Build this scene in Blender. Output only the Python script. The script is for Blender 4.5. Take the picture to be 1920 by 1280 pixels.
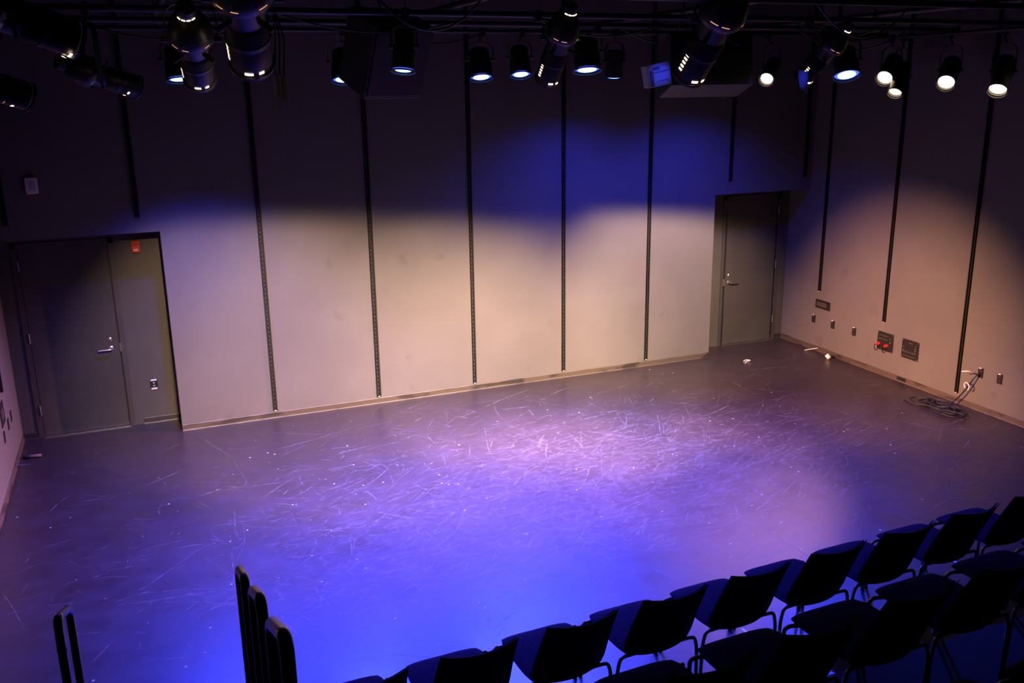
import bpy, math, random
from mathutils import Vector, Matrix
random.seed(7)
PI = math.pi
C = bpy.context.scene.collection
for o in list(bpy.data.objects):
    bpy.data.objects.remove(o)

# ------------------------------------------------------------------ camera
CAM = Vector((-0.2311, -10.5886, 3.7257))
YAW, PITCH, ROLL, FPX = 0.3853, -0.2687, -0.0141, 1732.5
fw = Vector((math.sin(YAW)*math.cos(PITCH), math.cos(YAW)*math.cos(PITCH), math.sin(PITCH)))
r0 = Vector((math.cos(YAW), -math.sin(YAW), 0)); u0 = r0.cross(fw)
rt = math.cos(ROLL)*r0 + math.sin(ROLL)*u0
up = -math.sin(ROLL)*r0 + math.cos(ROLL)*u0
cd = bpy.data.cameras.new('camera'); cam = bpy.data.objects.new('camera', cd); C.objects.link(cam)
cd.sensor_width = 36; cd.lens = FPX/1920*36; cd.clip_start = .05; cd.clip_end = 100
cam.matrix_world = Matrix(((rt.x, up.x, -fw.x, CAM.x), (rt.y, up.y, -fw.y, CAM.y), (rt.z, up.z, -fw.z, CAM.z), (0, 0, 0, 1)))
bpy.context.scene.camera = cam

# ------------------------------------------------------------------ world, exposure
w = bpy.data.worlds.new('world'); bpy.context.scene.world = w; w.use_nodes = True
w.node_tree.nodes['Background'].inputs[0].default_value = (.012, .012, .02, 1)
w.node_tree.nodes['Background'].inputs[1].default_value = .03
vs = bpy.context.scene.view_settings
vs.view_transform = 'Standard'; vs.look = 'None'; vs.gamma = 1; vs.use_curve_mapping = False; vs.exposure = 0
bpy.context.scene.display_settings.display_device = 'sRGB'
bpy.context.scene.cycles.max_bounces = 6
bpy.context.scene.cycles.sample_clamp_indirect = 3

# measured room (metres)
W, H, D = 7.06, 2.281, .434          # main wall width, recess height and depth
XL, XR, YB, ZC = -1.659, 8.647, -13.5, 5.6
WARM = (1, .64, .42); WARMFLOOR = (1, .43, .34); WARMSIDE = (1, .45, .22); BLUE = (.035, .05, 1)

# ------------------------------------------------------------------ lights (lamps of the fixtures built below)
def spot(loc, target, power, color, cone, blend=.6, radius=.03, shutter=None, parent=None):
    """A lamp inside a stage light; shutter = (z1, z2, y) fades the beam's upper part between two heights on the plane y."""
    l = bpy.data.lights.new('lamp', 'SPOT'); l.energy = power; l.color = color
    l.spot_size = math.radians(cone); l.spot_blend = blend; l.shadow_soft_size = radius
    o = bpy.data.objects.new('lamp', l); C.objects.link(o)
    loc = Vector(loc); d = (Vector(target)-loc).normalized()
    q = d.to_track_quat('-Z', 'Y'); o.location = loc; o.rotation_euler = q.to_euler()
    if shutter:
        z1, z2, yy = shutter
        U = q @ Vector((0, 1, 0))
        def tt(z):
            t = (yy-loc.y)/d.y
            P = Vector((loc.x+d.x*t, yy, z))-loc
            return P.dot(U)/P.dot(d)
        a, b = tt(z1), tt(z2)
        l.use_nodes = True; nt = l.node_tree; em = nt.nodes['Emission']
        g = nt.nodes.new('ShaderNodeNewGeometry')
        def dot(v):
            n = nt.nodes.new('ShaderNodeVectorMath'); n.operation = 'DOT_PRODUCT'
            nt.links.new(g.outputs['Incoming'], n.inputs[0]); n.inputs[1].default_value = v; return n
        n1, n2 = dot(U), dot(d)
        dv = nt.nodes.new('ShaderNodeMath'); dv.operation = 'DIVIDE'
        nt.links.new(n1.outputs['Value'], dv.inputs[0]); nt.links.new(n2.outputs['Value'], dv.inputs[1])
        mr = nt.nodes.new('ShaderNodeMapRange'); mr.interpolation_type = 'SMOOTHERSTEP'
        nt.links.new(dv.outputs[0], mr.inputs['Value'])
        mr.inputs['From Min'].default_value = a; mr.inputs['From Max'].default_value = b
        mr.inputs['To Min'].default_value = 1; mr.inputs['To Max'].default_value = 0
        nt.links.new(mr.outputs[0], em.inputs['Strength'])
    if parent:
        o.parent = parent; o.matrix_parent_inverse = parent.matrix_basis.inverted()
    return o

# ------------------------------------------------------------------ materials
def mat(name, color, rough=.5, metal=0, emit=None, estr=0, spec=.5, coat=0):
    m = bpy.data.materials.new(name); m.use_nodes = True; b = m.node_tree.nodes['Principled BSDF']
    b.inputs['Base Color'].default_value = (*color, 1); b.inputs['Roughness'].default_value = rough
    b.inputs['Metallic'].default_value = metal; b.inputs['Specular IOR Level'].default_value = spec
    b.inputs['Coat Weight'].default_value = coat
    if emit:
        b.inputs['Emission Color'].default_value = (*emit, 1); b.inputs['Emission Strength'].default_value = estr
    return m
def noisy(name, c1, c2, scale=8, rough=.6, metal=0, bump=.0, detail=6, stretch=(1, 1, 1), lo=.35, hi=.65, spec=.5):
    m = mat(name, c1, rough, metal, spec=spec); nt = m.node_tree; b = nt.nodes['Principled BSDF']
    tc = nt.nodes.new('ShaderNodeTexCoord'); mp = nt.nodes.new('ShaderNodeMapping'); mp.inputs['Scale'].default_value = stretch
    n = nt.nodes.new('ShaderNodeTexNoise'); n.inputs['Scale'].default_value = scale; n.inputs['Detail'].default_value = detail
    r = nt.nodes.new('ShaderNodeValToRGB'); r.color_ramp.elements[0].position = lo; r.color_ramp.elements[1].position = hi
    r.color_ramp.elements[0].color = (*c1, 1); r.color_ramp.elements[1].color = (*c2, 1)
    L = nt.links.new
    L(tc.outputs['Object'], mp.inputs[0]); L(mp.outputs[0], n.inputs['Vector']); L(n.outputs['Fac'], r.inputs[0]); L(r.outputs[0], b.inputs['Base Color'])
    if bump:
        bp = nt.nodes.new('ShaderNodeBump'); bp.inputs['Strength'].default_value = bump; bp.inputs['Distance'].default_value = .01
        L(n.outputs['Fac'], bp.inputs['Height']); L(bp.outputs[0], b.inputs['Normal'])
    return m

def wall_material():
    m = noisy('painted_wall', (.076, .073, .070), (.087, .083, .080), 1.6, rough=.55, spec=.3, lo=.3, hi=.7)
    nt = m.node_tree; b = nt.nodes['Principled BSDF']; L = nt.links.new
    tc = nt.nodes.new('ShaderNodeTexCoord')
    # faint round hand marks and smears
    v = nt.nodes.new('ShaderNodeTexNoise'); v.inputs['Scale'].default_value = 3.1; v.inputs['Detail'].default_value = 2.5; v.inputs['Roughness'].default_value = .45
    L(tc.outputs['Object'], v.inputs['Vector'])
    r = nt.nodes.new('ShaderNodeMapRange'); r.inputs['From Min'].default_value = .67; r.inputs['From Max'].default_value = .72
    r.inputs['To Min'].default_value = 0; r.inputs['To Max'].default_value = .22
    L(v.outputs['Fac'], r.inputs['Value'])
    mx = nt.nodes.new('ShaderNodeMix'); mx.data_type = 'RGBA'
    src = b.inputs['Base Color'].links[0].from_socket
    L(r.outputs[0], mx.inputs['Factor']); L(src, mx.inputs[6]); mx.inputs[7].default_value = (.04, .037, .035, 1)
    L(mx.outputs[2], b.inputs['Base Color'])
    # roller texture
    n = nt.nodes.new('ShaderNodeTexNoise'); n.inputs['Scale'].default_value = 90; n.inputs['Detail'].default_value = 3
    L(tc.outputs['Object'], n.inputs['Vector'])
    bp = nt.nodes.new('ShaderNodeBump'); bp.inputs['Strength'].default_value = .12; bp.inputs['Distance'].default_value = .004
    L(n.outputs['Fac'], bp.inputs['Height']); L(bp.outputs[0], b.inputs['Normal'])
    return m

def floor_material():
    m = mat('stage_floor', (.02, .02, .02), .4); nt = m.node_tree; b = nt.nodes['Principled BSDF']; L = nt.links.new
    tc = nt.nodes.new('ShaderNodeTexCoord')
    def noise(scale, detail, rough=.55, st=(1, 1, 1), rot=0):
        mp = nt.nodes.new('ShaderNodeMapping'); mp.inputs['Scale'].default_value = st; mp.inputs['Rotation'].default_value = (0, 0, rot)
        n = nt.nodes.new('ShaderNodeTexNoise'); n.inputs['Scale'].default_value = scale; n.inputs['Detail'].default_value = detail
        n.inputs['Roughness'].default_value = rough
        L(tc.outputs['Object'], mp.inputs[0]); L(mp.outputs[0], n.inputs['Vector']); return n.outputs['Fac']
    def rng(s, a, b_, c, d):
        r = nt.nodes.new('ShaderNodeMapRange'); L(s, r.inputs['Value'])
        for k, v in zip(('From Min', 'From Max', 'To Min', 'To Max'), (a, b_, c, d)): r.inputs[k].default_value = v
        return r.outputs[0]
    def math_(op, a, b_):
        n = nt.nodes.new('ShaderNodeMath'); n.operation = op
        for i, x in enumerate((a, b_)):
            if isinstance(x, (int, float)): n.inputs[i].default_value = x
            else: L(x, n.inputs[i])
        return n.outputs[0]
    fine1 = rng(noise(9, 8, .7, (.35, 3.2, 1), .5), .52, .72, 0, 1)
    fine2 = rng(noise(11, 8, .7, (.35, 3.2, 1), -.35), .52, .72, 0, 1)
    big = rng(noise(.55, 3), .35, .7, .25, 1)
    wear = math_('MULTIPLY', math_('ADD', fine1, fine2), big)
    blot = rng(noise(2.2, 5), .4, .75, 0, .4)
    # middle of the stage worn most; the ellipse also paints in the light pool
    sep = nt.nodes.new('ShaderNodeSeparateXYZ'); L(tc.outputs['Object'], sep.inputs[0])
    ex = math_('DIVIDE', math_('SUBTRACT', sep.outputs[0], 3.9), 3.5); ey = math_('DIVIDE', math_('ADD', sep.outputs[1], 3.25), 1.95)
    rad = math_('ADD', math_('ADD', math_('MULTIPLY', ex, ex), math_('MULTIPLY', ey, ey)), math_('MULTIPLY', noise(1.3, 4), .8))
    worn_pool = rng(rad, .5, 2.0, 1, .06)
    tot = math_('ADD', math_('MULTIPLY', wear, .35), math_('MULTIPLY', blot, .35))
    tot = math_('ADD', math_('MULTIPLY', tot, .4), math_('MULTIPLY', math_('ADD', .22, tot), worn_pool))
    mx = nt.nodes.new('ShaderNodeMix'); mx.data_type = 'RGBA'; L(tot, mx.inputs['Factor'])
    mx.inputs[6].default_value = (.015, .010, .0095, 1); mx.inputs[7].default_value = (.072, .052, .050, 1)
    L(mx.outputs[2], b.inputs['Base Color'])
    L(rng(noise(3.5, 6), .3, .7, .36, .50), b.inputs['Roughness'])
    b.inputs['Specular IOR Level'].default_value = .45
    b.inputs['Coat Weight'].default_value = .4; b.inputs['Coat Roughness'].default_value = .27; b.inputs['Coat IOR'].default_value = 1.5
    return m

def scuff_material():
    m = mat('scuffed_floor_paint', (.145, .142, .14), .55); nt = m.node_tree; b = nt.nodes['Principled BSDF']; L = nt.links.new
    out = nt.nodes['Material Output']; tr = nt.nodes.new('ShaderNodeBsdfTransparent'); mx = nt.nodes.new('ShaderNodeMixShader')
    at = nt.nodes.new('ShaderNodeAttribute'); at.attribute_name = 'wear'
    tc = nt.nodes.new('ShaderNodeTexCoord'); n = nt.nodes.new('ShaderNodeTexNoise'); n.inputs['Scale'].default_value = 14; n.inputs['Detail'].default_value = 4
    L(tc.outputs['Object'], n.inputs['Vector'])
    r = nt.nodes.new('ShaderNodeMapRange'); r.inputs['From Min'].default_value = .35; r.inputs['From Max'].default_value = .65
    L(n.outputs['Fac'], r.inputs['Value'])
    mu = nt.nodes.new('ShaderNodeMath'); mu.operation = 'MULTIPLY'; L(r.outputs[0], mu.inputs[0]); L(at.outputs['Fac'], mu.inputs[1])
    L(mu.outputs[0], mx.inputs[0]); L(tr.outputs[0], mx.inputs[1]); L(b.outputs[0], mx.inputs[2]); L(mx.outputs[0], out.inputs[0])
    return m

M = dict(
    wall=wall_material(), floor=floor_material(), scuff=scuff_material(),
    speck=mat('paint_speck', (.34, .32, .31), .6), tape=mat('glow_tape', (.8, .8, .85), .5),
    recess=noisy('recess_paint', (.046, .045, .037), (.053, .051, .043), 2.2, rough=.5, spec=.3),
    door=noisy('door_paint', (.036, .034, .029), (.041, .039, .034), 3, rough=.42, spec=.4),
    frame=noisy('door_frame_paint', (.030, .028, .025), (.037, .034, .030), 6, rough=.45),
    base=noisy('vinyl_baseboard', (.045, .035, .025), (.015, .012, .008), 3.2, rough=.5, stretch=(1, 1, 3.2), lo=.50, hi=.60, detail=8),
    darkbase=noisy('dark_baseboard', (.018, .016, .013), (.010, .009, .007), 3, rough=.5),
    ceil=mat('black_ceiling', (.008, .008, .009), .9), black=mat('black_metal', (.012, .012, .013), .45, .3),
    track=noisy('channel_steel_black', (.006, .0057, .0057), (.012, .011, .011), 30, rough=.6, spec=.2),
    hole=mat('channel_hole', (.08, .08, .08), .6), steel=mat('satin_steel', (.55, .53, .5), .3, 1),
    fabric=noisy('chair_fabric', (.018, .010, .025), (.026, .014, .035), 60, rough=1, bump=.2, spec=.05),
    shell=noisy('chair_back_shell', (.007, .007, .008), (.012, .012, .013), 20, rough=.6, spec=.15), chrome=mat('dark_chrome', (.22, .22, .24), .22, 1),
    fixture=noisy('stage_light_black', (.014, .014, .015), (.026, .025, .027), 14, rough=.42, metal=.2),
    pipe=noisy('grid_pipe', (.018, .018, .019), (.03, .03, .032), 9, rough=.5, metal=.4),
    cable=mat('black_cable', (.007, .007, .008), .5, spec=.3), plate=mat('black_plate', (.008, .0065, .006), .6, spec=.2),
    plug=mat('socket_black', (.012, .011, .011), .5), white=mat('white_plastic', (.45, .44, .43), .45),
    red=mat('red_plastic', (.5, .02, .015), .4), blackgloss=mat('rail_black', (.012, .011, .011), .22, spec=.7),
    riser=noisy('riser_black', (.012, .012, .013), (.02, .02, .022), 5, rough=.75),
    warm=mat('lamp_lit_warm', (.8, .7, .6), .4, emit=(1, .74, .45), estr=6), slot=mat('lamp_slot_glow', (.8, .6, .4), .4, emit=(1, .70, .42), estr=7),
    dim=mat('lamp_slot_dim', (.6, .4, .3), .4, emit=(1, .48, .24), estr=.9),
    ledhalo=mat('lamp_halo_blue', (.1, .1, .6), .3, emit=(.03, .08, 1), estr=2.5),  # glowing blue ring around the LED lens, painted as its halo
    led=mat('led_lit_blue', (.1, .1, .6), .3, emit=(.22, .5, 1), estr=5), grey=mat('grey_case', (.3, .3, .32), .5),
    label=mat('case_label_dark', (.03, .03, .035), .5), speaker=noisy('speaker_black', (.012, .012, .0125), (.02, .02, .021), 12, rough=.6),
    brown=noisy('brown_plastic', (.11, .08, .065), (.14, .1, .08), 8), paper=noisy('crumpled_paper', (.75, .7, .68), (.6, .55, .53), 30, bump=.4),
)

# ------------------------------------------------------------------ mesh helpers
class MB:
    def __init__(s): s.v = []; s.f = []; s.m = []; s.T = Matrix.Identity(4)
    def add(s, vs_, fs, mi=0):
        n = len(s.v); s.v += [s.T @ Vector(p) for p in vs_]; s.f += [tuple(i+n for i in f) for f in fs]; s.m += [mi]*len(fs); return s
    def box(s, a, b, mi=0):
        (x0, y0, z0), (x1, y1, z1) = a, b
        return s.add([(x0, y0, z0), (x1, y0, z0), (x1, y1, z0), (x0, y1, z0), (x0, y0, z1), (x1, y0, z1), (x1, y1, z1), (x0, y1, z1)],
                     [(3, 2, 1, 0), (4, 5, 6, 7), (0, 1, 5, 4), (1, 2, 6, 5), (2, 3, 7, 6), (3, 0, 4, 7)], mi)
    def rbox(s, c, size, r=.01, axis='Y', mi=0, seg=4):
        """box with rounded corners seen along axis"""
        hx, hy, hz = [k/2 for k in size]
        if axis == 'Y': A, B, T_ = hx, hz, hy
        elif axis == 'X': A, B, T_ = hy, hz, hx
        else: A, B, T_ = hx, hy, hz
        ring = []
        for (sx, sy, a0) in ((1, 1, 0), (-1, 1, PI/2), (-1, -1, PI), (1, -1, 1.5*PI)):
            for k in range(seg+1):
                a = a0+PI/2*k/seg; ring.append((sx*(A-r)+r*math.cos(a), sy*(B-r)+r*math.sin(a)))
        n = len(ring)
        def P(u, v, t):
            return {'Y': (c[0]+u, c[1]+t, c[2]+v), 'X': (c[0]+t, c[1]+u, c[2]+v), 'Z': (c[0]+u, c[1]+v, c[2]+t)}[axis]
        bv = min(r*.4, T_*.5)
        L_ = []
        for t, k in ((-T_, 1), (-T_+bv, 0), (T_-bv, 0), (T_, 1)):
            f = bv if k else 0
            L_ += [P(u*(1-f/A), v*(1-f/B), t) for u, v in ring]
        fs = [tuple(range(n)), tuple(reversed(range(3*n, 4*n)))]
        for q in range(3):
            fs += [(q*n+i, q*n+n+i, q*n+n+(i+1) % n, q*n+(i+1) % n) for i in range(n)]
        return s.add(L_, fs, mi)
    def lathe(s, prof, seg=24, mi=0, caps=True):
        """profile [(r, z)] around local Z"""
        vs_ = [(r*math.cos(2*PI*i/seg), r*math.sin(2*PI*i/seg), z) for r, z in prof for i in range(seg)]
        fs = [(k*seg+i, k*seg+(i+1) % seg, (k+1)*seg+(i+1) % seg, (k+1)*seg+i) for k in range(len(prof)-1) for i in range(seg)]
        if caps: fs += [tuple(reversed(range(seg))), tuple(range((len(prof)-1)*seg, len(prof)*seg))]
        return s.add(vs_, fs, mi)
    def tube(s, pts, r, seg=10, mi=0, closed=False):
        pts = [Vector(p) for p in pts]; n = len(pts); vs_ = []
        pn = None
        for i, p in enumerate(pts):
            a = pts[(i-1) % n] if (closed or i > 0) else p; b = pts[(i+1) % n] if (closed or i < n-1) else p
            t = (b-a).normalized()
            if pn is None:
                h = Vector((0, 0, 1)) if abs(t.z) < .9 else Vector((1, 0, 0)); nn = (h-t*h.dot(t)).normalized()
            else:
                nn = (pn-t*pn.dot(t)).normalized()
            pn = nn; bb = t.cross(nn)
            vs_ += [p+r*(math.cos(2*PI*k/seg)*nn+math.sin(2*PI*k/seg)*bb) for k in range(seg)]
        fs = [(i*seg+k, i*seg+(k+1) % seg, (i+1)*seg+(k+1) % seg, (i+1)*seg+k) for i in range(n-1) for k in range(seg)]
        if closed: fs += [((n-1)*seg+k, (n-1)*seg+(k+1) % seg, (k+1) % seg, k) for k in range(seg)]
        else: fs += [tuple(reversed(range(seg))), tuple(range((n-1)*seg, n*seg))]
        return s.add(vs_, fs, mi)
    def bar(s, a, b, r, seg=10, mi=0): return s.tube([a, b], r, seg, mi)
    def build(s, name, mats, parent=None, smooth=None):
        me = bpy.data.meshes.new(name); me.from_pydata([tuple(v) for v in s.v], [], s.f)
        if not isinstance(mats, (list, tuple)): mats = [mats]
        for m in mats: me.materials.append(m)
        me.polygons.foreach_set('material_index', s.m)
        if smooth:
            me.polygons.foreach_set('use_smooth', [True]*len(me.polygons)); me.set_sharp_from_angle(angle=math.radians(smooth))
        me.update()
        o = bpy.data.objects.new(name, me); C.objects.link(o)
        if parent: o.parent = parent
        return o
def bend(pts, r, n=5):
    """round the corners of a polyline"""
    pts = [Vector(p) for p in pts]; out = [pts[0]]
    for i in range(1, len(pts)-1):
        a, p, b = pts[i-1], pts[i], pts[i+1]
        ra = min(r, (a-p).length*.49, (b-p).length*.49)
        s0, e0 = p+(a-p).normalized()*ra, p+(b-p).normalized()*ra
        for k in range(n+1):
            t = k/n; out.append((1-t)**2*s0+2*t*(1-t)*p+t*t*e0)
    out.append(pts[-1]); return out
def thing(name, label, cat, loc=(0, 0, 0), rz=0, group=None):
    o = bpy.data.objects.new(name, None); C.objects.link(o); o.empty_display_size = .1
    o.location = loc; o.rotation_euler = (0, 0, rz); o['label'] = label; o['category'] = cat
    if group: o['group'] = group
    return o
def tag(o, label, cat, group=None, kind=None):
    o['label'] = label; o['category'] = cat
    if group: o['group'] = group
    if kind: o['kind'] = kind
    return o
def struct(name, mb, m, parent=None, smooth=None, label=None):
    o = mb.build(name, m, parent, smooth)
    if not parent:
        o['kind'] = 'structure'
        if label: o['label'] = label
    return o
def setorigin(o, loc):
    loc = Vector(loc); o.data.transform(Matrix.Translation(-loc)); o.location = loc; return o

# ------------------------------------------------------------------ room shell
T = .2
mb = MB().box((XL-T, YB-T, -.3), (XR+T, D+T, 0))
# scuffs, scratches and specks worn into the painted stage floor
wear = [0.0]*len(mb.v)
def stroke(x, y, ang, ln, curv, wd, al):
    n = max(3, int(ln/.045)+2); p = Vector((x, y, .0006)); vs_ = []; a = ang
    for i in range(n):
        t = i/(n-1); hw = wd*.5*(1-abs(2*t-1)**3*.85)
        nx, ny = -math.sin(a), math.cos(a)
        vs_ += [(p.x+nx*hw, p.y+ny*hw, p.z), (p.x-nx*hw, p.y-ny*hw, p.z)]
        st = ln/(n-1); p = p+Vector((math.cos(a)*st, math.sin(a)*st, 0)); a += curv*st
    for q in vs_:
        if not (XL+.05 < q[0] < XR-.05 and q[1] < -.03): return
    mb.add(vs_, [(2*i, 2*i+1, 2*i+3, 2*i+2) for i in range(n-1)], 1); wear.extend([al]*len(vs_))
for i in range(9500):
    k = random.random()
    if k < .40: x, y = random.gauss(3.5, 1.8), random.gauss(-2.9, .95)
    elif k < .72: x, y = random.gauss(2.1, 1.15), random.gauss(-3.9, .55)
    elif k < .88: x, y = random.gauss(4.6, 1.1), random.gauss(-3.2, .8)
    else: x, y = random.uniform(XL, XR), random.uniform(-5.6, -.3)
    big = random.random()
    ln = random.uniform(.03, .14) if big < .5 else random.uniform(.12, .45) if big < .93 else random.uniform(.45, 1.1)
    ang = random.gauss(.25, .5) if random.random() < .7 else random.uniform(0, PI)
    cv = random.gauss(0, .8) if random.random() < .8 else random.choice((-1, 1))*random.uniform(1.5, 4)
    if ln > .4: cv *= .3
    stroke(x, y, ang, ln, cv, random.choice((.003, .004, .004, .006, .009)), random.choice((random.uniform(.1, .4), random.uniform(.15, .5), random.uniform(.4, 1))))
for i in range(30):    # long sweeping arcs
    stroke(random.gauss(3.2, 2.2), random.gauss(-3, 1.1), random.gauss(.1, .5), random.uniform(.8, 1.8), random.gauss(0, .5), .005, random.uniform(.3, .6))
stroke(-.05, -2.63, -.06, .62, 0, .006, .9); stroke(5.0, -1.6, 2.4, .9, 1.5, .008, .7); stroke(6.0, -3.9, .3, .55, 2.5, .008, .7)
stroke(6.4, -3.2, .2, .6, 2.0, .006, .5); stroke(1.65, -1.7, 5.3, .45, -1.1, .009, .8)
for i in range(260):
    x, y = (random.gauss(2.8, 2.2), random.gauss(-3.0, 1.4)) if random.random() < .7 else (random.uniform(XL, XR), random.uniform(-6, -.1))
    if not (XL+.05 < x < XR-.05 and y < -.05): continue
    s_ = random.choice((.004, .005, .006, .009)); z = .0008
    mb.add([(x-s_, y-s_, z), (x+s_, y-s_*.6, z), (x+s_*.8, y+s_, z), (x-s_*.7, y+s_*.9, z)], [(0, 1, 2, 3)], 2); wear.extend([1]*4)
# joints between the floor sheets, with short pieces of tape left in them
for k in range(7):
    x = -.43+1.242*k
    mb.add([(x-.002, -6.9, .0004), (x+.002, -6.9, .0004), (x+.002, -.02, .0004), (x-.002, -.02, .0004)], [(0, 1, 2, 3)], 3); wear.extend([1]*4)
for (x, y0, y1, wd, al) in ((4.545, -5.22, -4.72, .004, .8), (5.79, -5.08, -4.86, .004, .6)):
    mb.add([(x-wd, y0, .001), (x+wd, y0, .001), (x+wd, y1, .001), (x-wd, y1, .001)], [(0, 1, 2, 3)], 1); wear.extend([al]*4)
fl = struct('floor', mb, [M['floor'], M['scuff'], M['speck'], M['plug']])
at = fl.data.attributes.new('wear', 'FLOAT', 'POINT'); at.data.foreach_set('value', wear)

ceil = struct('ceiling', MB().box((XL-T, YB-T, ZC), (XR+T, D+T, ZC+.2)), M['ceil'])
# back wall: main wall stands D in front of the recess wall and runs on above the two door recesses
mb = MB(); mb.box((0, 0, 0), (W, D+T, H)); mb.box((XL-T, 0, H), (XR+T, D+T, ZC))
struct('wall_back', mb, M['wall'])
d1a, d1b, d2a, d2b, dh = -1.445, -.545, 7.56, 8.455, 2.134
mb = MB(); mb.box((XL-T, D, 0), (d1a, D+T, H)); mb.box((d1b, D, 0), (0, D+T, H)); mb.box((d1a, D, dh), (d1b, D+T, H))
struct('wall_recess_left', mb, M['recess'])
mb = MB(); mb.box((W, D, 0), (d2a, D+T, H)); mb.box((d2b, D, 0), (XR+T, D+T, H)); mb.box((d2a, D, dh), (d2b, D+T, H))
struct('wall_recess_right', mb, M['recess'])
struct('wall_left', MB().box((XL-T, YB-T, 0), (XL, D, ZC)), M['wall'])
struct('wall_right', MB().box((XR, YB-T, 0), (XR+T, D, ZC)), M['wall'])
struct('wall_front', MB().box((XL, YB-T, 0), (XR, YB, ZC)), M['ceil'])
# baseboards
bh, bt = .072, .008
def baseboard(a, b, nrm):
    """profile with a small toe, from a to b, nrm points into the room"""
    a, b, n = Vector((*a, 0)), Vector((*b, 0)), Vector((*nrm, 0)); m_ = MB()
    prof = [(0, 0), (bt+.006, 0), (bt+.001, .012), (bt, bh-.006), (bt-.004, bh), (0, bh)]
    vs_ = [p+n*q+Vector((0, 0, z)) for p in (a, b) for q, z in prof]
    k = len(prof); fs = [(i, (i+1) % k, k+(i+1) % k, k+i) for i in range(k)]+[tuple(range(k)), tuple(reversed(range(k, 2*k)))]
    return m_.add(vs_, fs)
struct('baseboard_back', baseboard((0, 0), (W, 0), (0, -1)), M['base'])
struct('baseboard_left', baseboard((XL, D), (XL, -7), (1, 0)), M['base'])
m_ = baseboard((XR, D), (XR, -7), (-1, 0))
struct('baseboard_right', m_, M['base'])
mb = baseboard((-.40, D), (0, D), (0, -1)); e = baseboard((XL+.015, D), (-1.50, D), (0, -1)); mb.v += e.v; mb.f += [tuple(i+12 for i in f) for f in e.f]; mb.m += e.m
struct('baseboard_recess_left', mb, M['darkbase'])
mb = baseboard((W, D), (7.2, D), (0, -1)); e = baseboard((8.52, D), (XR-.015, D), (0, -1)); mb.v += e.v; mb.f += [tuple(i+12 for i in f) for f in e.f]; mb.m += e.m
struct('baseboard_recess_right', mb, M['darkbase'])

# ------------------------------------------------------------------ doors
def door(name, xa, xb, hinge, gap_side):
    r = bpy.data.objects.new(name, None); C.objects.link(r); r.location = (xa, D, 0); r['kind'] = 'structure'
    r['label'] = 'dark grey flush door with lever handle in the %s recess of the stage wall' % ('left' if hinge < 0 else 'right')
    w_ = xb-xa
    MB().box((.004, .012, .012), (w_-.004, .055, dh-.004)).build('door_leaf', M['door'], r)
    f = MB(); f.box((-.055, -.012, 0), (0, .05, dh+.055)); f.box((w_, -.012, 0), (w_+.055, .05, dh+.055)); f.box((-.055, -.012, dh), (w_+.055, .05, dh+.055))
    f.build('door_frame', M['frame'], r)
    g = MB().box((w_-.008 if hinge < 0 else -.012, -.0135, .0), (w_+.004 if hinge < 0 else .016, .02, dh)); g.build('door_seal', M['black'], r)
    MB().box((0, -.035, 0), (w_, .05, .009)).build('threshold', M['steel'], r)
    hs = .74 if hinge < 0 else .15
    sgn = -1 if hinge < 0 else 1
    hx = (w_-.10) if hinge < 0 else .10
    T_ = MB(); T_.T = Matrix.Translation((hx, .012, .94)) @ Matrix.Rotation(PI/2, 4, 'X')
    T_.lathe([(.030, 0), (.030, .006), (.024, .010), (.013, .012), (.012, .05), (.0, .052)], 20)
    T_.T = Matrix.Identity(4)
    T_.tube(bend([(hx, -.03, .94), (hx, -.045, .94), (hx+sgn*.035, -.048, .938), (hx+sgn*.135, -.046, .935)], .02), .0095, 10)
    T_.build('door_handle', M['steel'], r, 40)
    K = MB(); K.T = Matrix.Translation((hx+sgn*(-.0), .012, 1.045)) @ Matrix.Rotation(PI/2, 4, 'X'); K.lathe([(.026, 0), (.026, .008), (.02, .014), (.008, .016), (.0, .016)], 20)
    K.build('deadbolt', M['steel'], r, 40)
    S = MB().box((w_-.012 if hinge < 0 else -.014, -.016, .90), (w_+.012 if hinge < 0 else .014, -.008, 1.0)); S.build('strike_plate', M['steel'], r)
    for z in (.32, 1.15, 1.95):
        x = 0 if hinge < 0 else w_
        MB().bar((x, -.018, z-.055), (x, -.018, z+.055), .0075, 10).build('hinge', M['steel'], r, 40)
    if hinge > 0:
        MB().bar((.0, -.018, 2.0), (.0, -.018, 2.10), .006, 8).build('hinge', M['steel'], r, 40)
door('door_1', d1a, d1b, -1, 1)
door('door_2', d2a, d2b, 1, -1)

# ------------------------------------------------------------------ slotted channels on the walls
CH = 'black slotted channels fixed upright to the walls'
def channel(loc, rz, z0, z1, label, wd=.044):
    t = thing('slotted_channel', label, 'wall channel', (*loc, 0), rz, CH)
    b = MB()   # open C profile facing -y
    b.box((-wd/2, -.024, z0), (-wd/2+.003, 0, z1)); b.box((wd/2-.003, -.024, z0), (wd/2, 0, z1)); b.box((-wd/2, -.004, z0), (wd/2, 0, z1))
    b.box((-wd/2, -.024, z0), (-.011, -.021, z1)); b.box((.011, -.024, z0), (wd/2, -.021, z1))
    z = z0+.05
    while z < min(z1, 3.6) and z0 < 1.5:
        b.T = Matrix.Translation((0, -.0045, z)) @ Matrix.Rotation(PI/2, 4, 'X'); b.lathe([(.0055, 0), (.0055, .0012)], 8, 1); z += .05
    b.build('channel_body', [M['track'], M['hole']], t)
    if z0 < 1.5:
        MB().rbox((0, -.012, z0-.006), (.026, .02, .009), .003).build('end_cap', M['grey'], t)
    return t
X0, S_ = 1.0425, 1.2481
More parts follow.
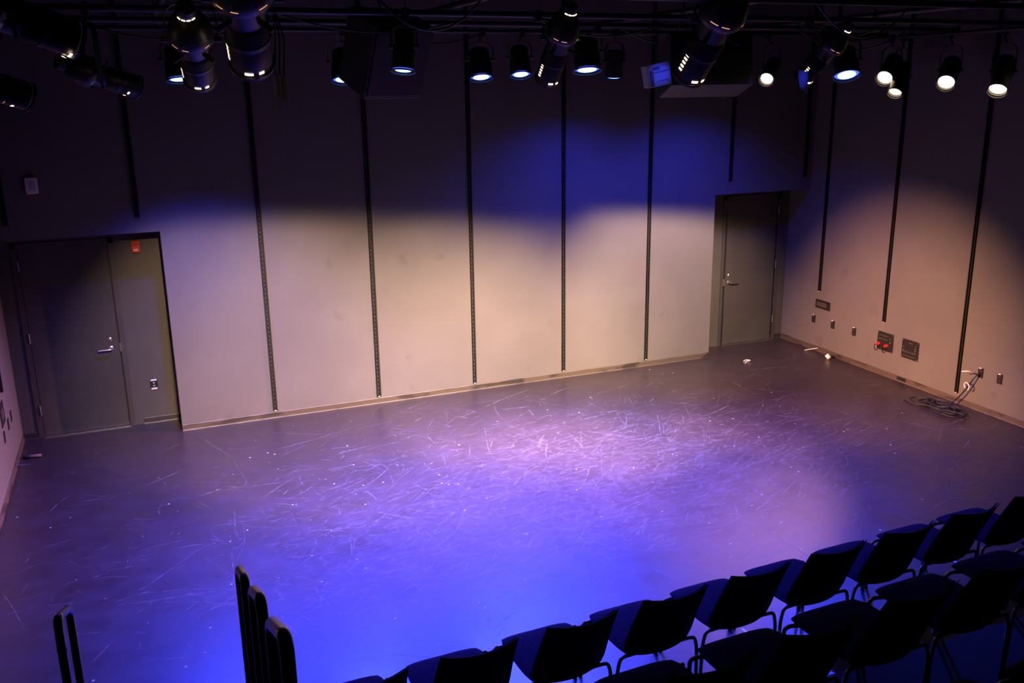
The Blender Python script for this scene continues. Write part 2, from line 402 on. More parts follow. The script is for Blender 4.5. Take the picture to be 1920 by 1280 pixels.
names = ['at the far left, ending over the left door', 'ending over the red alarm of the left recess',
         'first full length one beside the left recess', 'second full length one right of the left recess', 'in the middle of the stage wall',
         'second full length one left of the right recess', 'full length one nearest the right recess', 'short one ending just above the right door', 'in the upper right corner of the stage wall']
for k in range(-2, 7):
    z0 = {-2: 2.44, -1: 2.447, 5: 2.45, 6: 2.45}.get(k, .098)
    channel((X0+k*S_ if k < 6 else 8.52, 0), 0, z0, ZC-.02, 'black slotted steel channel '+names[k+2], .05 if k < 2 else .044)
for y, z0, lb in ((-.356, .88, 'on the right wall, ending above a wide black plate'), (-1.616, .715, 'on the right wall ending above the plate with red plugs'),
                  (-2.863, .13, 'on the right wall running down to the coiled cable')):
    channel((XR, y), -PI/2, z0, ZC-.02, 'black slotted steel channel '+lb)
channel((XL, -.60), PI/2, .88, ZC-.02, 'black slotted steel channel on the left side wall')

# ------------------------------------------------------------------ wall plates and boxes
def on_right(y, z): return Matrix.Translation((XR, y, z)) @ Matrix.Rotation(-PI/2, 4, 'Z')
def on_left(y, z): return Matrix.Translation((XL, y, z)) @ Matrix.Rotation(PI/2, 4, 'Z')
OUT = 'black wall outlets'
def outlet(loc, rz, label, w_=.072, h_=.115, top=True):
    t = thing('wall_outlet', label, 'outlet', loc, rz, OUT)
    MB().rbox((0, -.004, 0), (w_, .008, h_), .005).build('cover_plate', M['plate'], t)
    for s in (-1, 1):
        b = MB(); b.rbox((0, -.0095, s*.024), (.034, .003, .029), .008, mi=0)
        b.build('socket', M['plug'], t)
    if top: MB().rbox((-.004, -.010, h_/2-.002), (.034, .014, .010), .003).build('label_strip', M['white'], t)
    return t
for y, lb in ((-.27, 'nearest the room corner below the wide plate'), (-.67, 'second from the room corner'), (-1.09, 'third, left of the plate with red plugs'),
              (-3.16, 'with the black cable plugged into it'), (-3.42, 'last to the right, beyond the cable')):
    outlet((XR, y, .455), -PI/2, 'black outlet on the right wall '+lb)
outlet((XL, -.84, .49), PI/2, 'black outlet low on the left side wall nearest the stage', top=False); outlet((XL, -.48, .50), PI/2, 'black outlet on the left side wall between two others', top=False)
outlet((XL, -.22, .50), PI/2, 'black outlet on the left side wall nearest the door', top=False)
t = thing('wall_panel', 'wide blank black plate on the right wall under the first channel', 'wall plate', (XR, -.44, .69), -PI/2)
MB().rbox((0, -.004, 0), (.30, .008, .125), .004).build('cover_plate', M['plate'], t); MB().rbox((-.02, -.009, 0), (.2, .003, .06), .004).build('inset', M['frame'], t)
t = thing('wall_panel', 'black plate on the left side wall above the outlets', 'wall plate', (XL, -.76, .70), PI/2)
MB().rbox((0, -.004, 0), (.25, .008, .22), .004).build('cover_plate', M['plate'], t); MB().rbox((0, -.009, 0), (.12, .003, .1), .004).build('inset', M['frame'], t)
# dark outlet with white strips in the left recess
t = thing('wall_outlet', 'black outlet with white strips at top and bottom, in the left recess', 'outlet', (-.245, D, .465))
MB().rbox((0, -.004, 0), (.082, .008, .135), .005).build('cover_plate', M['plate'], t)
for s in (-1, 1):
    MB().rbox((.0, -.011, s*.052), (.066, .006, .022), .003).build('label_strip', M['white'], t); MB().rbox((0, -.010, s*.017), (.018, .005, .016), .004).build('socket', M['grey'], t)
# fire alarm
t = thing('fire_alarm', 'red fire alarm strobe high in the left recess', 'alarm', (-.262, D, 2.075))
MB().rbox((0, -.022, 0), (.088, .044, .13), .012).build('housing', M['red'], t)
MB().rbox((-.002, -.050, -.032), (.05, .02, .022), .007).build('strobe_lens', M['white'], t)
g = MB()
for k in range(4): g.box((-.026, -.047, .012+k*.011), (.026, -.0445, .016+k*.011))
g.build('grille', M['plug'], t)
# white box
t = thing('wall_sensor', 'small white plastic box high on the wall above the left door', 'sensor', (-1.165, 0, 2.83))
MB().rbox((0, -.02, 0), (.115, .04, .165), .014).build('housing', M['white'], t)
MB().rbox((.015, -.044, -.005), (.05, .008, .09), .004).build('cover_panel', M['grey'], t)
# connector plates
def conn_plate(loc, label, red):
    t = thing('connector_plate', label, 'connector plate', loc, -PI/2, 'connector plates on the right wall')
    Wd, Hh = .275, .245
    MB().rbox((0, -.004, 0), (Wd, .008, Hh), .004).build('cover_plate', M['plate'], t)
    for sx in (-1, 1):
        for sz in (-1, 1):
            b = MB(); b.T = Matrix.Translation((sx*(Wd/2-.014), -.008, sz*(Hh/2-.014))) @ Matrix.Rotation(PI/2, 4, 'X'); b.lathe([(.008, 0), (.007, .004), (.0, .005)], 10)
            b.build('screw', M['steel'], t, 40)
    def jack(x, z, r, m, dep=.008):
        b = MB(); b.T = Matrix.Translation((x, -.008, z)) @ Matrix.Rotation(PI/2, 4, 'X'); b.lathe([(r, 0), (r, dep), (r*.6, dep), (r*.55, dep*.3), (0, dep*.3)], 12, caps=False); b.build('jack', m, t, 40)
    if red:
        for k in range(8): jack(-.105+k*.022, .075, .008, M['steel'])
        for k in range(7): jack(-.10+k*.022, .03, .008, M['steel'])
        for k in range(2): jack(.095, .055-.05*k, .011, M['steel'])
        for x, z in ((-.10, -.045), (.04, -.045)):
            b = MB(); b.T = Matrix.Translation((x, -.008, z)) @ Matrix.Rotation(PI/2, 4, 'X'); b.lathe([(.022, 0), (.022, .028), (.014, .04), (.010, .055), (0, .056)], 14)
            q = b.build('plug', M['red'], t, 40)
            MB().tube(bend([(x, -.06, z), (x, -.085, z-.01), (x-.02, -.06, z-.075), (x-.045, -.012, z-.10)], .03), .0055, 8).build('lead', M['cable'], q, 40)
    else:
        for k in range(8): jack(-.105+k*.028, -.035, .009, M['steel']); jack(-.095+k*.026, -.088, .007, M['steel'])
        for k in range(3): jack(.09, .035-.03*k, .011, M['steel'])
        jack(.0, .085, .010, M['steel']); jack(.035, .085, .007, M['steel']); jack(.1, .07, .008, M['steel'])
        for k in range(3): jack(-.10, .03-.025*k, .006, M['hole'])
    return t
conn_plate((XR, -1.665, .455), 'black connector plate with two red plugs on the right wall', True)
conn_plate((XR, -2.09, .455), 'black connector plate full of empty jacks on the right wall', False)
# dark scuffed patch on the right baseboard is a small cable plate
t = MB().rbox((XR-bt-.003, -2.0, .042), (.006, .15, .045), .004, axis='X').build('baseboard_plate', M['plate']); tag(t, 'small dark plate on the right baseboard below the connector plates', 'plate'); setorigin(t, (XR-bt, -2.0, .042))

# ------------------------------------------------------------------ coiled cable by the right wall
pts = []
rng = random.Random(3)
cx, cy = 8.30, -2.98
path = [(XR-.03, -3.16, .44), (XR-.06, -3.13, .40), (XR-.07, -3.06, .25), (XR-.08, -2.96, .10), (XR-.1, -2.90, .03)]
loops = [(0, 0, .21, .15), (.01, .16, .17, .12), (-.05, -.16, .20, .14), (.02, .04, .25, .17), (-.10, .20, .17, .10), (-.04, -.20, .17, .13), (-.02, .02, .16, .10)]
for li, (ox, oy, ra, rb) in enumerate(loops):
    for k in range(14):
        a = 2*PI*k/14+li*.9
        path.append((cx+ox+rb*math.cos(a), cy+oy+ra*math.sin(a), +.009+.010*li+.004*math.sin(3*a)))
path.append((cx-.2, cy+.25, .008)); path.append((cx-.16, cy+.42, .008))
def smooth_path(p, n=3):
    p = [Vector(q) for q in p]
    for _ in range(n):
        o = [p[0]]
        for a, b in zip(p, p[1:]): o += [a*.75+b*.25, a*.25+b*.75]
        o.append(p[-1]); p = o
    return p
t = thing('extension_cable', 'black extension cable coiled on the floor against the right wall', 'cable', (cx, cy, 0))
TT = Matrix.Translation((-cx, -cy, 0))
b = MB(); b.T = TT; b.tube(smooth_path(path, 2), .008, 7); b.build('cord', M['cable'], t, 60)
b = MB(); b.T = TT; b.bar((XR-.012, -3.16, .445), (XR-.055, -3.155, .43), .016, 12); b.build('plug', M['plug'], t, 40)
b = MB(); b.T = TT; b.tube(bend([(XR-.055, -3.10, .44), (XR-.11, -3.09, .47), (XR-.14, -3.02, .45)], .03), .008, 8); b.build('white_tie', M['white'], t, 40)
b = MB(); b.T = TT
b.tube([(XR-.07+.045*math.cos(a)*.5, -3.05+.055*math.cos(a), .27+.04*math.sin(a)) for a in [k*.52 for k in range(-2, 9)]], .008, 8); b.build('white_tape', M['white'], t, 40)
b = MB(); b.T = TT; b.bar((cx+.02, cy-.12, .07), (cx+.0, cy-.19, .06), .012, 10); b.build('connector', M['plug'], t, 40)

# ------------------------------------------------------------------ small litter on the floor
b = MB(); b.T = Matrix.Translation((8.50, -.79, .038)) @ Matrix.Rotation(.5, 4, 'X') @ Matrix.Rotation(.7, 4, 'Y')
b.lathe([(.012, -.026), (.034, -.026), (.038, -.014), (.038, .014), (.034, .026), (.012, .026), (.011, 0), (.012, -.026)], 20, caps=False)
tag(setorigin(b.build('tape_roll', M['paper'], None, 50), (8.50, -.79, 0)), 'small white roll of tape on the floor beside the right baseboard', 'tape')
b = MB().tube(smooth_path([(7.35, -.47, .006), (7.41, -.42, .012), (7.47, -.44, .018), (7.44, -.36, .010), (7.38, -.39, .006)], 2), .005, 6)
tag(setorigin(b.build('tape_scrap', M['paper'], None, 50), (7.41, -.42, 0)), 'curled pale scrap on the floor in front of the right door', 'scrap')
b = MB().tube(smooth_path([(8.50, -.30, .005), (8.55, -.36, .03), (8.63, -.42, .05)], 2), .005, 6)
tag(setorigin(b.build('tape_scrap', M['paper'], None, 50), (8.55, -.36, 0)), 'thin pale scrap leaning on the right baseboard near the corner', 'scrap')
t = thing('flashlight', 'small dark torch lying on the floor in the far left corner', 'torch', (-1.555, -.19, 0), -.12)
b = MB(); b.T = Matrix.Translation((.03, 0, .02)) @ Matrix.Rotation(PI/2, 4, 'Y'); b.lathe([(.014, -.02), (.016, .0), (.017, .085), (.013, .09)], 14); b.build('barrel', M['brown'], t, 40)
b = MB(); b.T = Matrix.Translation((-.05, 0, .021)) @ Matrix.Rotation(PI/2, 4, 'Y'); b.lathe([(.013, .06), (.021, .04), (.021, .0), (.018, -.01)], 14); b.build('head', M['cable'], t, 40)
b = MB().bar((XL+.01, -.44, .03), (XL+.13, -.40, .008), .005, 6)
tag(setorigin(b.build('metal_rod', M['steel'], None, 40), (XL+.07, -.42, 0)), 'short bright metal rod leaning on the left baseboard', 'rod')
for (x, y, y1, lb) in ((3.425, -5.93, -5.84, 'nearer the middle of the row'), (5.555, -5.76, -5.67, 'near the right end of the row')):
    b = MB().box((x-.011, y, .0005), (x+.011, y1, .0015)); tag(setorigin(b.build('floor_tape', M['tape']), (x, y, 0)), 'short white tape mark under the front chairs, '+lb, 'tape mark', 'tape marks under the front chairs')

# ------------------------------------------------------------------ seating risers and aisle steps
def riser(name, a, b_, label):
    m_ = MB().box(a, b_); o = m_.build(name, M['riser']); tag(o, label, 'riser', 'black seating risers'); return o
riser('seating_riser', (.30, -8.2, 0), (XR-.02, -7.06, .5), 'black seating riser carrying the second row of chairs')
riser('seating_riser', (.25, -9.4, 0), (XR-.02, -8.2, 1.0), 'black seating riser carrying the third row of chairs')
riser('seating_riser', (.25, YB+.02, 0), (XR-.02, -9.4, 1.5), 'black seating riser behind the third row of chairs')
riser('aisle_step', (-.85, -7.0, 0), (.20, -6.25, .3), 'lowest black aisle step beside the front row')
riser('aisle_step', (-.85, -7.7, 0), (.25, -7.0, .6), 'second black aisle step beside the handrails')
riser('aisle_step', (-.85, -8.5, 0), (.25, -7.7, .95), 'third black aisle step beside the handrails')
riser('aisle_step', (-.85, YB+.02, 0), (.25, -8.5, 1.4), 'top black landing of the aisle')

# ------------------------------------------------------------------ handrails
def handrail(X, near, far, zn, zf, label, r=.021):
    (yn, tn), (yf, tf) = near, far
    t = thing('handrail', label, 'handrail', (X, yn, zn), 0, 'bent black handrails beside the aisle steps')
    b = MB(); b.T = Matrix.Translation((-X, -yn, -zn)); lean = .0
    b.tube(bend([(X, yn-.03, zn), (X, yn-.03, tn), (X, yf+.03, tf), (X, yf+.03, zf)], .075, 9), r, 18); b.build('rail', M['blackgloss'], t, 60)
    for y, z in ((yn-.03, zn), (yf+.03, zf)):
        b = MB(); b.T = Matrix.Translation((0, y-yn, z-zn)); b.lathe([(.045, 0), (.045, .008), (.024, .012), (.024, .03)], 16); b.build('base_flange', M['black'], t, 40)
    b = MB(); b.T = Matrix.Translation((0, -.03, (tn-zn)-.16)); b.lathe([(r+.0015, -.006), (r+.0015, .006)], 18); b.build('joint_sleeve', M['black'], t, 40)
    return t
handrail(-.76, (-6.36, 1.445), (-5.95, 1.235), .3, 0, 'black bent handrail standing alone left of the aisle')
handrail(.03, (-6.82, 1.70), (-6.57, 1.60), .3, .3, 'farthest of the three black handrails right of the aisle')
handrail(.03, (-7.51, 1.985), (-7.24, 1.85), .6, .6, 'middle one of the three black handrails right of the aisle')
handrail(.02, (-8.27, 2.29), (-7.95, 2.12), .95, .95, 'nearest of the three black handrails right of the aisle')

# ------------------------------------------------------------------ chairs
def chair_proto():
    t = thing('stacking_chair', '', 'chair')
    # seat cushion: rounded plan, domed top, waterfall front
    nu, nv = 15, 13; vs_, fs = [], []
    def sq(u, v):   # superellipse plan
        return .248*u*(1-.10*max(0, v)**4-.06*max(0, -v)**4), .25*v*(1-.10*abs(u)**4)+.015
    for side in (1, -1):
        for j in range(nv):
            for i in range(nu):
                u, v = -1+2*i/(nu-1), -1+2*j/(nv-1); x, y = sq(u, v); e_ = max(abs(u), abs(v))
                rim = (1-e_**6)
                z = .432+.022*rim-.012*max(0, v)**3+.006*u*u if side > 0 else .428-.012*rim-.012*max(0, v)**3
                vs_.append((x, y, z))
    n = nu*nv
    for j in range(nv-1):
        for i in range(nu-1):
            a = j*nu+i; fs.append((a, a+1, a+nu+1, a+nu)); fs.append((n+a, n+a+nu, n+a+nu+1, n+a+1))
    ring = [i for i in range(nu)]+[j*nu+nu-1 for j in range(1, nv)]+[(nv-1)*nu+i for i in range(nu-2, -1, -1)]+[j*nu for j in range(nv-2, 0, -1)]
    fs += [(ring[k], n+ring[k], n+ring[(k+1) % len(ring)], ring[(k+1) % len(ring)]) for k in range(len(ring))]
    b = MB(); b.add(vs_, fs); b.build('seat', M['fabric'], t, 70)
    # back: curved shell, wings forward, corners swept up, with pad on the sitter's side
    def back(y_off, thick, sx, z0, z1, m_, nm, par):
        nu, nv = 17, 11; vs_, fs = [], []
        for s_ in (0, 1):
            for j in range(nv):
                for i in range(nu):
                    u, v = -1+2*i/(nu-1), j/(nv-1)
                    hw = sx*(1-.095*v)*(1-.08*max(0, 1-v*6)**2)
                    zt = z1-.012*(1-u*u); zb = z0+.018*abs(u)**4
                    z = zb+(zt-zb)*v
                    x = u*hw
                    y = -.262-.20*max(0, (z-.42)/.46)**1.15+.055*u*u+y_off + (thick if s_ else 0)*(1-.6*max(abs(u), abs(2*v-1))**6)
                    vs_.append((x, y, z))
        n = nu*nv
        for j in range(nv-1):
            for i in range(nu-1):
                a = j*nu+i; fs.append((a, a+1, a+nu+1, a+nu)); fs.append((n+a, n+a+nu, n+a+nu+1, n+a+1))
        ring = [i for i in range(nu)]+[j*nu+nu-1 for j in range(1, nv)]+[(nv-1)*nu+i for i in range(nu-2, -1, -1)]+[j*nu for j in range(nv-2, 0, -1)]
        fs += [(ring[k], n+ring[k], n+ring[(k+1) % len(ring)], ring[(k+1) % len(ring)]) for k in range(len(ring))]
        return MB().add(vs_, fs).build(nm, m_, par, 60)
    bk = back(0, .012, .246, .40, .885, M['shell'], 'backrest', t)
    back(.012, .022, .236, .415, .872, M['fabric'], 'back_pad', bk)
    R_ = .0115
    for s in (-1, 1):
        MB().tube(bend([(s*.292, -.225, .012), (s*.285, -.228, .33), (s*.265, -.228, .412), (s*.2, -.228, .414), (s*.05, -.228, .414)], .06, 6), R_, 10).build('leg', M['chrome'], t, 60)
        MB().tube(bend([(s*.285, .235, .012), (s*.28, .225, .38), (s*.27, .20, .412), (s*.18, .17, .412)], .04, 5), R_, 10).build('leg', M['chrome'], t, 60)
        MB().tube([(s*.2, -.22, .412), (s*.2, .17, .412)], R_, 8).build('seat_rail', M['chrome'], t, 60)
        MB().tube(bend([(s*.17, -.14, .41), (s*.17, -.235, .43), (s*.17, -.285, .60)], .05), R_*.9, 8).build('back_bracket', M['chrome'], t, 60)
        for y in (-.225, .235):
            b = MB(); b.T = Matrix.Translation((s*.289, y, 0)); b.lathe([(.014, 0), (.015, .02), (.013, .028)], 10); b.build('foot_cap', M['cable'], t, 40)
    b = MB(); b.bar((-.05, -.228, .414), (.05, -.228, .414), R_, 10); b.build('cross_tube', M['chrome'], t, 60)
    b = MB().rbox((.27, -.03, .395), (.05, .045, .016), .006, axis='Z'); b.build('linking_clip', M['steel'], t)
    return t
proto = chair_proto(); used = [False]
def place_chair(x, y, z, label, group, rz=.03):
    if not used[0]: o = proto; used[0] = True
    else:
        o = proto.copy(); C.objects.link(o)
        for ch in list(proto.children):
            c = ch.copy(); C.objects.link(c); c.parent = o
            for g in ch.children:
                d = g.copy(); C.objects.link(d); d.parent = c
    o.location = (x, y, z); o.rotation_euler = (0, 0, rz); o['label'] = label; o['group'] = group
ordn = ['first', 'second', 'third', 'fourth', 'fifth', 'sixth', 'seventh', 'eighth', 'ninth', 'tenth']
P_ = .6215; xr0 = .785     # x of the first chair's right corner
for k in range(10):
    xc = xr0+P_*k-.222; yc = -6.600+.029*k+.415
    if k == 0: lb = 'black padded chair in the front row at its left end beside the aisle'
    elif k == 9: continue
    else: lb = 'black padded chair in the front row, %s from the aisle' % ordn[k]
    place_chair(xc, yc, 0, lb, 'front row of black chairs')
for k in range(8):
    xc = 2.03+P_*(k-2)-.222; yc = -7.77+.04*(k-2)+.415
    place_chair(xc, yc, .5, 'black padded chair on the riser in the second row, %s from the aisle' % ordn[k], 'second row of black chairs')
for k in range(3, 6):
    xc = 2.42+P_*(k-3); yc = -8.56
    place_chair(xc, yc, 1.0, 'black padded chair in the third row at lower right, %s from the aisle' % ordn[k], 'third row of black chairs')
# ------------------------------------------------------------------ lighting grid
ZP = 4.28
def pipe(a, b, label):
    a, b = Vector(a), Vector(b); t = MB(); t.bar(a, b, .024, 14); o = t.build('grid_pipe', M['pipe'], None, 60)
    tag(o, label, 'pipe', 'pipes of the lighting grid'); setorigin(o, (a+b)/2); return o
for y, lb in ((-1.2, 'nearest the stage wall'), (-2.3, 'second from the stage wall'), (-3.4, 'in the middle of the grid'), (-5.0, 'over the front of the stage'), (-6.2, 'nearest the seats')):
    pipe((XL, y, ZP), (XR, y, ZP), 'long black grid pipe across the room, '+lb)
for x, lb in ((.1, 'at the far left'), (2.2, 'left of the middle'), (4.3, 'right of the middle'), (6.4, 'over the right half')):
    pipe((x, -8.2, ZP+.05), (x, -.1, ZP+.05), 'grid pipe running towards the stage wall '+lb)
pipe((8.2, -4.6, ZP-.06), (8.2, -.6, ZP-.06), 'side boom pipe along the right wall above the warm lights')
for x, y in ((.1, -1.2), (2.2, -1.2), (4.3, -1.2), (6.4, -1.2), (2.2, -3.4), (4.3, -3.4), (6.4, -3.4)):
    o = MB().bar((x+.04, y+.04, ZP), (x+.04, y+.04, ZC), .008, 8).build('hanger_rod', M['pipe'], None, 60)
    tag(o, 'thin steel rod holding a grid pipe crossing from the ceiling', 'rod', 'hanger rods of the grid'); setorigin(o, (x+.04, y+.04, ZC))
for k, (x, y, lb) in enumerate(((1.0, -2.6, 'left'), (4.9, -2.9, 'right'))):
    b = MB().box((x-.9, y-.16, 4.75), (x+.9, y+.16, 4.98)); b.box((x-.9, y-.18, 4.74), (x-.87, y+.18, 4.99)); b.box((x+.87, y-.18, 4.74), (x+.9, y+.18, 4.99))
    o = b.build('air_duct', M['riser']); tag(o, 'dark rectangular air duct above the grid, %s half' % lb, 'duct'); setorigin(o, (x, y, 4.98))
def sag(a, b, dip, label, r=.007):
    a, b = Vector(a), Vector(b)
    p = [a.lerp(b, k/16)-Vector((0, 0, dip*4*(k/16)*(1-k/16))) for k in range(17)]
    o = MB().tube(p, r, 6).build('hanging_cable', M['cable'], None, 60); tag(o, label, 'cable', 'cables sagging under the grid'); setorigin(o, a)
rng = random.Random(11)
for k, (x0_, x1_, y, dp) in enumerate(((-.6, .9, -3.4, .18), (.9, 2.4, -3.38, .12), (1.2, 1.9, -5.0, .2), (2.9, 4.2, -3.42, .14), (4.3, 5.6, -2.3, .16), (5.5, 6.6, -3.4, .13), (6.4, 7.9, -2.32, .2), (2.2, 3.3, -1.22, .1), (4.4, 5.3, -5.0, .22))):
    sag((x0_, y, ZP-.02), (x1_, y+.06, ZP-.02), dp, 'black power cable sagging below a grid pipe, %s from the left' % ordn[k])

def rot_to(d):
    return Vector(d).normalized().to_track_quat('-Z', 'Y').to_matrix().to_4x4()
def strap(t, piv, d, half, top, pipe_pt, sw=.02):
    """yoke strap around the body and the clamp up to the pipe, in the thing's own space"""
    side = Vector((0, 0, 1)).cross(Vector(d)).normalized()
    if side.length < .5: side = Vector((1, 0, 0))
    yk = MB(); a, b = piv+side*half, piv-side*half; tz = Vector((0, 0, top))
    path = bend([a, a+tz*.75, a*.5+b*.5+side*half*.55+tz, a*.5+b*.5-side*half*.55+tz, b+tz*.75, b], .06, 4)
    nrm = Vector((0, 0, 1)).cross(side).normalized()
    vs_ = []
    for i, p in enumerate(path):
        tn = (path[min(i+1, len(path)-1)]-path[max(i-1, 0)]).normalized(); o_ = tn.cross(nrm).normalized()
        vs_ += [p+nrm*sw+o_*.003, p-nrm*sw+o_*.003, p-nrm*sw-o_*.003, p+nrm*sw-o_*.003]
    n = len(path); fs = [(4*i+k, 4*i+(k+1) % 4, 4*i+4+(k+1) % 4, 4*i+4+k) for i in range(n-1) for k in range(4)]+[(0, 1, 2, 3), (4*n-1, 4*n-2, 4*n-3, 4*n-4)]
    yk.add(vs_, fs); yo = yk.build('yoke', M['fixture'], t, 40)
    for s in (1, -1):
        k = MB(); p = piv+side*s*half; k.bar(p-side*s*.02, p+side*s*.022, .016, 10); k.build('tilt_knob', M['fixture'], yo, 40)
    cl = MB(); top_ = piv+Vector((0, 0, top)); cl.bar(top_, pipe_pt-Vector((0, 0, .03)), .011, 8)
    cl.box(pipe_pt-Vector((.022, .038, .052)), pipe_pt+Vector((.022, .038, -.026))); cl.box(pipe_pt-Vector((.022, .040, .04)), pipe_pt+Vector((.022, -.026, .034))); cl.box(pipe_pt-Vector((.022, .040, -.026)), pipe_pt+Vector((.022, .02, .036)))
    cl.build('pipe_clamp', M['fixture'], t, 40)
def arcpatch(m_, r, z, wz, a0, a1, n=5, lift=.0012):
    vs_ = []
    for k in range(n+1):
        a = math.radians(a0+(a1-a0)*k/n)
        vs_ += [((r+lift)*math.cos(a), (r+lift)*math.sin(a), z-wz/2), ((r+lift)*math.cos(a), (r+lift)*math.sin(a), z+wz/2)]
    m_.add(vs_, [(2*i, 2*i+2, 2*i+3, 2*i+1) for i in range(n)])
def profile_light(rear, front, label, group='black profile spotlights on the grid', leaks=True, side_dots=True, arc=(-150, -35), pipe_y=None, sc=1.0, lens='warm', rings=True):
    rear, front = Vector(rear), Vector(front); d = (front-rear).normalized(); L_ = (front-rear).length/.64
    piv = rear.lerp(front, .42); pp = Vector((piv.x, piv.y if pipe_y is None else pipe_y, ZP if piv.x < 8 else ZP-.06))
    t = thing('profile_spotlight', label, 'stage light', tuple(pp), 0, group)
    off = -pp; Rm = Matrix.Translation(piv+off) @ rot_to(d) @ Matrix.Scale(L_*sc, 4)
    def part(name, m_, mt, par=None, sm=40):
        m_2 = MB(); m_2.v = [Rm @ v for v in m_.v]; m_2.f = m_.f; m_2.m = m_.m; return m_2.build(name, mt, par or t, sm)
    b = MB(); b.lathe([(.0, .27), (.036, .268), (.050, .255), (.052, .205), (.046, .20)], 24, caps=False); cap = part('burner_cap', b, M['fixture'])
    b = MB(); b.lathe([(.046, .2), (.062, .19), (.098, .13), (.115, .07), (.118, .03), (.110, .015), (.085, -.01), (.078, -.10)], 28, caps=False)
    for k in range(10):
        a = 2*PI*k/10; b.box((.112*math.cos(a)-.003, .112*math.sin(a)-.003, .02), (.112*math.cos(a)+.003, .112*math.sin(a)+.003, .09))
    hs = part('reflector_housing', b, M['fixture'])
    b = MB(); b.lathe([(.078, -.09), (.086, -.10), (.086, -.33), (.080, -.335)], 28, caps=False)
    b.lathe([(.09, -.18), (.09, -.20)], 28); br = part('lens_barrel', b, M['fixture'])
    b = MB(); b.lathe([(.086, -.335), (.094, -.338), (.094, -.352), (.083, -.352), (.083, -.338)], 28, caps=False)
    part('colour_frame', b, M['fixture'])
    b = MB(); b.lathe([(.0, -.318), (.05, -.322), (.079, -.325)], 24, caps=False); part('lens', b, M[lens] if lens else M['cable'], br, 60)
    for k in range(4):
        b = MB(); a = PI/4+k*PI/2; b.T = Matrix.Rotation(a, 4, 'Z'); b.box((.08, -.012, -.058), (.145, .012, -.052)); part('shutter_handle', b, M['fixture'])
    a0, a1 = arc
    if rings:
        b = MB(); s_ = (a1-a0)/4
        for k in range(4): arcpatch(b, .052, .214, .008, a0+k*s_+3, a0+(k+1)*s_-4)
        part('lamp_vent', b, M['slot'], cap)
        b = MB()
        for k in (0, 1, 3): arcpatch(b, .1165, .05, .004, a0+k*s_+4+random.uniform(0, 8), a0+(k+1)*s_-4)
        part('lamp_vent', b, M['dim'], hs)
    if leaks:
        b = MB()
        for q0, q1 in ((-108, -86), (-70, -56)): arcpatch(b, .0865, -.318, .013, q0, q1)
        part('front_vent', b, M['slot'], br)
    if side_dots:
        b = MB()
        for k in range(5): arcpatch(b, .0865, -.20-.022*k, .010, -172, -158, 2)
        part('side_vent', b, M['slot'], br)
    strap(t, piv+off, d, .132*L_*sc, max(.12, pp.z-piv.z-.10), Vector((0, 0, 0)))
    return t, piv, d
PF = 'profile spotlight'
tA, pA, dA = profile_light((.13, -5.3, 4.13), (.20, -4.84, 3.81), 'black profile spotlight at upper left, in front of the two small blue glows', pipe_y=-5.0, sc=1.15)
tB, pB, dB = profile_light((.35, -5.75, 4.36), (.45, -5.2, 3.90), 'big black profile spotlight cut by the top edge, second from the left', pipe_y=-5.0, sc=1.18)
tC, pC, dC = profile_light((2.95, -4.0, 4.29), (2.94, -3.60, 3.79), 'black profile spotlight between the two brightest blue lights in the middle', pipe_y=-3.4, sc=1.12)
tD, pD, dD = profile_light((3.65, -5.1, 4.36), (3.65, -4.60, 3.86), 'largest black profile spotlight at the top right of the middle', pipe_y=-5.0, sc=1.3)
tE, pE, dE = profile_light((5.70, -3.85, 4.20), (5.58, -3.45, 3.77), 'black profile spotlight left of the right-hand blue light', pipe_y=-3.4, sc=1.1)
tF, pF, dF = profile_light((-.86, -6.22, 4.13), (-.36, -5.98, 3.94), 'black profile spotlight at the top left, its front rim lit in dashes', leaks=False, side_dots=False, arc=(-60, 60), pipe_y=-6.2, rings=False)
tG, pG, dG = profile_light((-.58, -3.60, 3.92), (-.12, -3.40, 3.76), 'small black profile spotlight above the short channel over the left door', leaks=False, side_dots=False, pipe_y=-3.4, sc=1.1, rings=False)
tH, pH, dH = profile_light((-1.1, -5.2, 3.88), (-.68, -5.0, 3.71), 'black profile spotlight at the far left edge with slanted warm streaks', leaks=False, side_dots=False, pipe_y=-5.0, sc=1.1, rings=False)
# warm dashes along the front rims of the three left lights
def rim(t, piv, d, L_, r, zz, spans, m_):
    b = MB(); Rm = Matrix.Translation(piv-t.location) @ rot_to(d)
    for a0, a1 in spans: arcpatch(b, r, zz, .012, a0, a1, 4)
    b.v = [Rm @ v for v in b.v]; b.build('front_vent', M[m_], t)
rim(tF, pF, dF, 1, .087, -.29, ((-75, -55), (-115, -95), (-150, -135)), 'slot'); rim(tG, pG, dG, 1, .078, -.24, ((-60, -45), (-110, -90), (-130, -118)), 'slot')
rim(tH, pH, dH, 1, .072, -.22, ((-100, -70), (-130, -112)), 'slot'); rim(tH, pH, dH, 1, .072, -.17, ((-105, -60),), 'dim')

